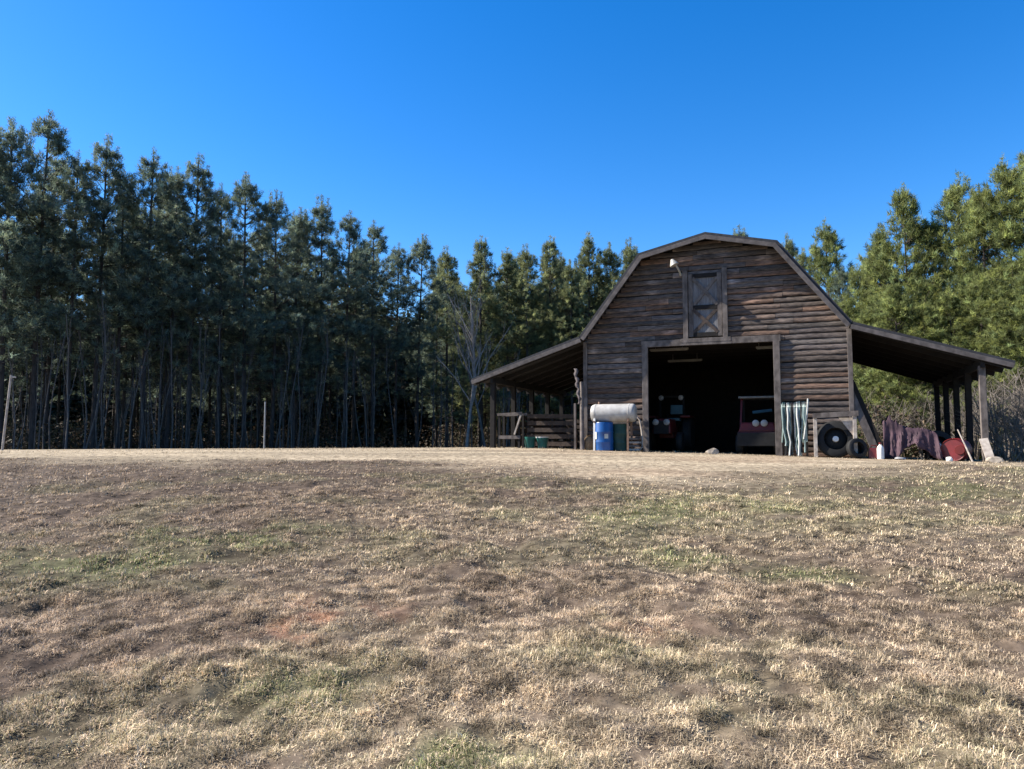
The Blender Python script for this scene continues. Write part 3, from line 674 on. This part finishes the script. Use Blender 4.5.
# ------------------------------------------------------------------ pines
def pine(seed, H, cb, RAD, whorl, dens, tone, dead=.3, open_=0.0):
    g = np.random.default_rng(seed); r = random.Random(seed)
    bend = [Vector((r.gauss(0, .10), r.gauss(0, .10), 0)) for _ in range(4)]
    def axis(z):
        t = z / H; return Vector((bend[0].x * math.sin(t * 3) + bend[1].x * t, bend[0].y * math.sin(t * 3 + 1) + bend[1].y * t, z))
    tk = MB(); zz = np.linspace(-.3, H, 12)
    tk.tube([axis(z) for z in zz], [.115 * (H / 17) * (1 - .93 * max(z, 0) / H) ** .8 + .012 for z in zz], 8)
    for _ in range(int(18 * dead / .3)):                                     # dead stubs below the crown
        z = r.uniform(.15 * H, cb * H + 1); a = r.uniform(0, 6.28); l = r.uniform(.3, 1.5)
        b = axis(z); tk.tube([b, b + Vector((math.cos(a) * l, math.sin(a) * l, r.uniform(-.2, .25) * l))], [.02, .006], 3, False)
    tufts, bv = [], MB()
    z = cb * H
    while z < H - .45:
        t = (z - cb * H) / (H - cb * H)
        prof = (1 - t) ** .92 * (.6 + .4 * min(1, t * 3)) * RAD + .16
        for k in range(r.choice(whorl)):
            if r.random() < .14 + .12 * open_ and t < .75: continue
            a = r.uniform(0, 6.28); L = prof * r.uniform(.6 - .15 * open_, 1.18 + .22 * open_); el = R(-12 + 62 * t ** 1.2 + r.gauss(0, 9))
            d = Vector((math.cos(a) * math.cos(el), math.sin(a) * math.cos(el), math.sin(el)))
            b = axis(z); pts = [b, b + d * L * .55, b + d * L + Vector((0, 0, .16 * L))]
            bv.tube(pts, [.028, .018, .008], 3, False)
            nt_ = max(3, int((2 + L * 5) * dens * (1 if t > .25 else .55 + 1.8 * t)))
            for q in range(nt_):
                u = 1 - (.68 - .2 * open_) * ((q + r.random()) / nt_) ** 1.35
                base_ = pts[1].lerp(pts[2], (u - .55) / .45) if u > .55 else pts[0].lerp(pts[1], u / .55)
                sd = Vector((-math.sin(a), math.cos(a), 0)) * r.gauss(0, .34 * (L * .5 + .3) * (1.15 - abs(u - .6))) + Vector((0, 0, r.gauss(.05, .14)))
                tufts.append((*(base_ + sd), d.x * .6 + sd.x * .5, d.y * .6 + sd.y * .5, d.z * .6 + .55, min(2.3, math.exp(r.gauss(-.08, .42)))))  # last value varies tuft brightness, pale tufts standing in for sunlit flecks
        z += r.uniform(.26, .46) * (1 - .5 * t + open_ * .75)
    for q in range(9): tufts.append((*axis(H + .42 - q * .17), r.gauss(0, .1), r.gauss(0, .1), 1.8, 1.0))
    for q in range(13):                                                      # upright candle shoots round the leader
        a = r.uniform(0, 6.28); zt = H - r.uniform(.35, 2.8); rr0 = .2 + (H - zt) * .33
        b = axis(zt) + Vector((math.cos(a) * rr0, math.sin(a) * rr0, 0))
        for e in range(4): tufts.append((*(b + Vector((0, 0, .1 + e * .18))), 0, 0, 1.7, 1.1))
    T = np.array(tufts); N = len(T); K = 24
    P = np.repeat(T[:, :3], K, 0); D = np.repeat(T[:, 3:6], K, 0)
    D = D / np.linalg.norm(D, axis=1, keepdims=True)
    dirs = g.normal(0, .62, (N * K, 3)) + D * .85; dirs /= np.linalg.norm(dirs, axis=1, keepdims=True)
    ln = g.uniform(.2, .34, (N * K, 1)) * np.repeat(np.where(T[:, 5] > 1.45, .55, 1.0), K)[:, None]; sd = np.cross(dirs, g.normal(0, 1, (N * K, 3))); sd /= np.linalg.norm(sd, axis=1, keepdims=True)
    wv = .0155 * g.uniform(.7, 1.4, (N * K, 1))
    st = P + g.normal(0, .06, P.shape)
    v = np.stack([st - sd * wv, st + sd * wv, st + dirs * ln], 1).reshape(-1, 3)
    ct = np.repeat(np.array(tone)[None, :] * T[:, 6:7], K * 3, 0)
    ye = np.repeat(g.random((N, 1)), K * 3, 0)
    ct = ct * (1 + np.array([.35, .2, -.1]) * (ye - .45)) * np.repeat(g.uniform(.75, 1.25, (N * K, 1)), 3, 0)
    bvv = np.array([tuple(x) for x in bv.v]); bt = []
    for f in bv.f:
        for i in range(1, len(f) - 1): bt.append((f[0], f[i], f[i + 1]))
    allv = np.concatenate([v, bvv]); tris = np.concatenate([np.arange(len(v)).reshape(-1, 3), np.array(bt) + len(v)])
    cols_ = np.concatenate([ct, np.full((len(bvv), 3), .1)])
    me = np_mesh('crown', allv, tris, cols_, ['needle', 'bark'], np.concatenate([np.zeros(len(v) // 3, int), np.ones(len(bt), int)]))
    root = bpy.data.objects.new('pine_tree', None); COL.objects.link(root); root.empty_display_size = .3
    to_ = tk.build('trunk', 'bark', root, True)
    co = bpy.data.objects.new('crown', me); COL.objects.link(co); co.parent = root
    root['category'] = 'pine tree'; root['H'] = H
    return root
DK, MD, LT = (.16, .20, .145), (.21, .235, .115), (.215, .245, .088)  # needle colours include the light: shaded left, brighter middle, sunlit right
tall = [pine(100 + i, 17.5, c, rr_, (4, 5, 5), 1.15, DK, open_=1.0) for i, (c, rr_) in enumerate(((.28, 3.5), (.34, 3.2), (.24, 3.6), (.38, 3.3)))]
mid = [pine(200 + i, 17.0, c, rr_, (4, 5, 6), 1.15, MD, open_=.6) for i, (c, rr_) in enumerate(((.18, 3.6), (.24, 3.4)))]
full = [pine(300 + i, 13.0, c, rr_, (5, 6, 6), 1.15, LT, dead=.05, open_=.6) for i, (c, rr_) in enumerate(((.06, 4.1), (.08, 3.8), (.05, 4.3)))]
used = set()
def plant(protos, x, y, h, label, group, wide=1.0):
    p = protos[rnd.randrange(len(protos))]
    k = h / p['H']; sc_ = (k * wide, k * wide, k); rz = rnd.uniform(0, 6.28)
    loc = (x, y, gz(x, y) - .05)
    if p.name not in used:
        used.add(p.name); o = p; o.location = loc; o.rotation_euler = (0, 0, rz); o.scale = sc_; tag(o, label, group=group)
    else:
        o = copy_tree(p, loc, rz, sc_, label, group)
    return o
# skyline trees: photo x, top y, distance
sky_left = [(-28, 125, 38.5), (0, 118, 39), (33, 108, 40), (66, 150, 41), (95, 134, 42), (118, 172, 43), (143, 150, 43.5), (167, 168, 45), (190, 154, 45.5), (218, 185, 47), (243, 173, 47.5), (270, 192, 49), (294, 208, 51), (316, 197, 52), (345, 212, 53), (373, 222, 55), (395, 245, 57), (418, 236, 58)]
words_n = ['first', 'second', 'third', 'fourth', 'fifth', 'sixth', 'seventh', 'eighth', 'ninth', 'tenth', 'eleventh', 'twelfth', 'thirteenth', 'fourteenth', 'fifteenth', 'sixteenth', 'seventeenth', 'eighteenth']
for i, (px, py, D) in enumerate(sky_left):
    x = (px - 512) / F * D; h = (440 - py) / F * D - gz(x, D)
    if i == 0: lab = 'dark shaded pine standing just past the left edge of the photo'
    else: lab = f'dark shaded pine on the left skyline, {words_n[i - 1]} counting right from the photo edge'
    plant(tall, x, D, h, lab, 'pines along the dark left skyline', 1.14)
sky_mid = [(447, 248, 61), (482, 238, 62), (508, 250, 63), (528, 246, 61), (552, 238, 63), (572, 262, 60), (590, 234, 62), (612, 245, 63), (632, 240, 61), (742, 228, 62), (790, 236, 62), (808, 250, 60)]
for i, (px, py, D) in enumerate(sky_mid):
    x = (px - 512) / F * D; h = (440 - py) / F * D - gz(x, D)
    if px < 640: lab = f'green pine behind left lean-to, {words_n[i]} from the bare pale tree along the skyline'
    else: lab = {742: 'pine with only its tip showing above the barn ridge', 790: 'slim pine just right of the barn roof slope', 808: 'pine in the dip right of the barn roof, behind lit pines'}[px]
    plant(mid, x, D, h, lab, 'pines behind the barn', 1.1)
sky_right = [(832, 224, 52, 1), (862, 268, 44, 1), (886, 232, 42, 1), (915, 188, 40, 1), (942, 214, 40, 1), (967, 176, 39, 1), (992, 188, 37, 1), (1018, 160, 36, 1), (1046, 150, 35, 1), (1075, 150, 34, 1)]
for i, (px, py, D, q) in enumerate(sky_right):
    x = (px - 512) / F * D; h = (440 - py) / F * D - gz(x, D)
    if px < 1024: lab = f'sunlit full pine right of the barn, {words_n[i]} counting right from the roof slope'
    else: lab = ('sunlit pine just past the right edge of the photo', 'sunlit pine farthest right past the photo edge')[i - 8]
    plant(full, x, D, h, lab, 'sunlit pines right of the barn', .95)
# lower lit pines filling the right side
for i, (px, py, D) in enumerate(((848, 300, 41), (872, 310, 39), (900, 285, 37), (928, 300, 36), (955, 290, 35.5), (982, 280, 34.5), (1008, 285, 33.5), (1036, 270, 32), (838, 330, 46), (862, 345, 44), (893, 340, 43))):
    x = (px - 512) / F * D; h = (440 - py) / F * D - gz(x, D)
    plant(full, x, D, h, f'low bushy sunlit pine above the right lean-to roof, {words_n[i]} of the lower row', 'lower sunlit pines right of the barn', 1.25)
# rows deeper in the wood
nrm = Vector((-.79, .61))
line = [(-28, 38.5)] + [((px - 512) / F * D, D) for px, _, D in sky_left[1:]] + [((px - 512) / F * D, D) for px, _, D in sky_mid]
L_ = [Vector(p) for p in line]; seg = [0]
for a, b in zip(L_[:-1], L_[1:]): seg.append(seg[-1] + (b - a).length)
def along(u):
    for i in range(len(seg) - 1):
        if u <= seg[i + 1]:
            k = (u - seg[i]) / max(1e-6, seg[i + 1] - seg[i]); return L_[i].lerp(L_[i + 1], k)
    return L_[-1]
cnt = 0
for row in range(1, 8):
    u = rnd.uniform(0, 2)
    while u < seg[-1]:
        p = along(u); n = nrm if p.x < -6 else Vector((-.1, 1)).normalized()
        q = p + n * (row * 3.4) + Vector((rnd.gauss(0, .7), rnd.gauss(0, .7)))
        h = rnd.uniform(15.3, 17.3) if row > 2 else rnd.uniform(15.8, 18.0)
        plant(tall if p.x < -4 or rnd.random() < .4 else mid, q.x, q.y, h, 'shaded pine deep in the wood behind the skyline row', 'pines deep in the wood')
        cnt += 1; u += rnd.uniform(3.0, 4.8) * (1.0 if row < 5 else 1.35)
for row in range(1, 4):
    for px in range(850, 1090, 24):
        D = 46 + row * 4 + rnd.uniform(-1, 1); pxx = px + rnd.uniform(-8, 8); x = (pxx - 512) / F * D
        plant(tall, x, D, rnd.uniform(12.5, 14.5), 'shaded pine behind the sunlit pines right of the barn', 'pines behind the sunlit right row')
print('deep pines', cnt)

# ------------------------------------------------------------------ bare trees and saplings
def bare_tree(seed, H, r0, spread, levels, m, upright=.75, n0=9):
    r = random.Random(seed); mb = MB()
    def limb(p, d, L, rad, lev):
        pts = [p]; dd = d.copy(); n = 4
        for i in range(n):
            dd = (dd + Vector((r.gauss(0, .1), r.gauss(0, .1), .06 * upright))).normalized(); pts.append(pts[-1] + dd * L / n)
        mb.tube(pts, [rad * (1 - .72 * i / n) for i in range(n + 1)], 6 if lev == 0 else 3, False)
        if lev < levels:
            for k in range(n0 if lev == 0 else 4):
                u = r.uniform(.25 if lev == 0 else .3, .97); i = min(int(u * n), n - 1); q = pts[i].lerp(pts[i + 1], u * n - i)
                a = r.uniform(0, 6.28); side = Vector((math.cos(a), math.sin(a), 0))
                nd = (dd * upright + side * spread + Vector((0, 0, .25))).normalized()
                limb(q, nd, L * r.uniform(.3, .5) * (1.15 - u * .5), rad * .45 * (1.1 - u * .5), lev + 1)
    limb(Vector((0, 0, -.1)), Vector((r.gauss(0, .04), r.gauss(0, .04), 1)).normalized(), H, r0, 0)
    return mb
def bare_thing(name, label, cat, px, D, H, r0, seed, m, group=None, spread=.7, levels=2, upright=.75, n0=9):
    x = (px - 512) / F * D
    o = thing(name, label, cat, (x, D, gz(x, D)), rnd.uniform(0, 6), group)
    bare_tree(seed, H, r0, spread, levels, m, upright, n0).build('branches' if name == 'shrub' else 'trunk', m, o, True)
    return o
bare_thing('bare_tree', 'pale leafless tree among the pines left of the barn', 'tree', 466, 49, 10.4, .11, 3, 'palebark', spread=.62, levels=3, upright=1.0, n0=20)
bare_thing('bare_tree', 'thin leafless tree beside pale tree, nearer the lean-to', 'tree', 486, 52, 10.5, .1, 8, 'greybark', spread=.6, levels=2, upright=.9, n0=12)
saps = []
for i in range(5):
    saps.append(bare_tree(40 + i, 6.4, .042, .22, 1, 'greybark', 1.2, 6))
proto_s = []
lab_s = 'thin leafless sapling at the shaded foot of the left wood'
for i, mb in enumerate(saps):
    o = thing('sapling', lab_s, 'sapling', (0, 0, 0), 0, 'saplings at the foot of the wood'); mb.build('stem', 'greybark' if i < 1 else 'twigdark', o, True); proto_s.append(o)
for i in range(120):
    px = rnd.uniform(10, 560); base_D = np.interp(px, [0, 240, 420, 560], [36, 44, 54, 57]); D = base_D + rnd.uniform(-1.5, 7)
    x = (px - 512) / F * D; loc = (x, D, gz(x, D)); k = rnd.uniform(.55, 1.3)
    if i < 5: o = proto_s[i]; o.location = loc; o.scale = (k, k, k)
    else: copy_tree(proto_s[i % 5], loc, rnd.uniform(0, 6.28), (k, k, k))
# brush at the right edge and behind the right lean-to
shr = [bare_tree(70 + i, 2.2, .022, 1.0, 3, 'twig', .6, 10) for i in range(3)]
proto_b = []
spots = [(996, 23.0, 1.0), (1010, 22.2, 1.1), (1022, 22.6, 1.15), (1036, 21.6, 1.15), (1003, 25.5, 1.3), (1018, 26.5, 1.5), (1030, 25, 1.5), (990, 28.5, 1.5), (1050, 22.8, 1.3), (975, 30.5, 1.4), (1006, 29.5, 1.7), (1026, 29.2, 1.7), (958, 31.5, 1.5), (940, 33, 1.4), (920, 33.5, 1.5), (900, 34, 1.3), (880, 34.5, 1.4), (865, 35, 1.4)]
for i, (px, D, k) in enumerate(spots):
    x = (px - 512) / F * D
    lab = 'dry grey twiggy shrub in the brush right of the lean-to' if px > 985 else 'dry grey twiggy shrub behind the open right lean-to'
    grp = 'shrubs right of the lean-to' if px > 985 else 'shrubs behind the right lean-to'
    loc = (x, D, gz(x, D) - .02); sc_ = (k * 1.1, k * 1.1, k)
    if i < 3:
        o = thing('shrub', lab, 'shrub', loc, 0, grp); shr[i].build('branches', 'twig', o, True); o.scale = sc_; proto_b.append(o)
        for q in range(1, 6):                                            # several stems from one root
            c = o.children[0].copy(); COL.objects.link(c); c.parent = o; c.rotation_euler = (rnd.gauss(0, .22), rnd.gauss(0, .22), q * 1.07); c.scale = (1, 1, rnd.uniform(.6, 1))
    else: copy_tree(proto_b[i % 3], loc, rnd.uniform(0, 6.28), sc_, lab, grp)
# ------------------------------------------------------------------ understorey and the far wood as uncountable masses
def leaf_mass(name, label, boxes, per_m, size, cols_, seed):
    g = np.random.default_rng(seed); vs_ = []; cs = []
    for (x, y, hx, hy, h) in boxes:
        n = int(per_m * hx * hy * h)
        P = np.stack([g.normal(x, hx * .5, n), g.normal(y, hy * .5, n), np.abs(g.beta(1.1, 1.7, n)) * h], 1)
        P[:, 2] += ground_z(P[:, 0], P[:, 1])
        d1 = g.normal(0, 1, (n, 3)); d1 /= np.linalg.norm(d1, axis=1, keepdims=True); d2 = np.cross(d1, g.normal(0, 1, (n, 3))); d2 /= np.linalg.norm(d2, axis=1, keepdims=True)
        s = size * g.uniform(.5, 1.5, (n, 1))
        vs_.append(np.stack([P - d2 * s * .4, P + d2 * s * .4, P + d1 * s], 1).reshape(-1, 3))
        cs.append(np.repeat(np.array(cols_)[g.integers(0, len(cols_), n)] * g.uniform(.6, 1.3, (n, 1)), 3, 0))
    v = np.concatenate(vs_)
    o = bpy.data.objects.new(name, np_mesh(name, v, np.arange(len(v)).reshape(-1, 3), np.concatenate(cs), ['leaf'])); COL.objects.link(o)
    tag(o, label, 'undergrowth', kind='stuff')
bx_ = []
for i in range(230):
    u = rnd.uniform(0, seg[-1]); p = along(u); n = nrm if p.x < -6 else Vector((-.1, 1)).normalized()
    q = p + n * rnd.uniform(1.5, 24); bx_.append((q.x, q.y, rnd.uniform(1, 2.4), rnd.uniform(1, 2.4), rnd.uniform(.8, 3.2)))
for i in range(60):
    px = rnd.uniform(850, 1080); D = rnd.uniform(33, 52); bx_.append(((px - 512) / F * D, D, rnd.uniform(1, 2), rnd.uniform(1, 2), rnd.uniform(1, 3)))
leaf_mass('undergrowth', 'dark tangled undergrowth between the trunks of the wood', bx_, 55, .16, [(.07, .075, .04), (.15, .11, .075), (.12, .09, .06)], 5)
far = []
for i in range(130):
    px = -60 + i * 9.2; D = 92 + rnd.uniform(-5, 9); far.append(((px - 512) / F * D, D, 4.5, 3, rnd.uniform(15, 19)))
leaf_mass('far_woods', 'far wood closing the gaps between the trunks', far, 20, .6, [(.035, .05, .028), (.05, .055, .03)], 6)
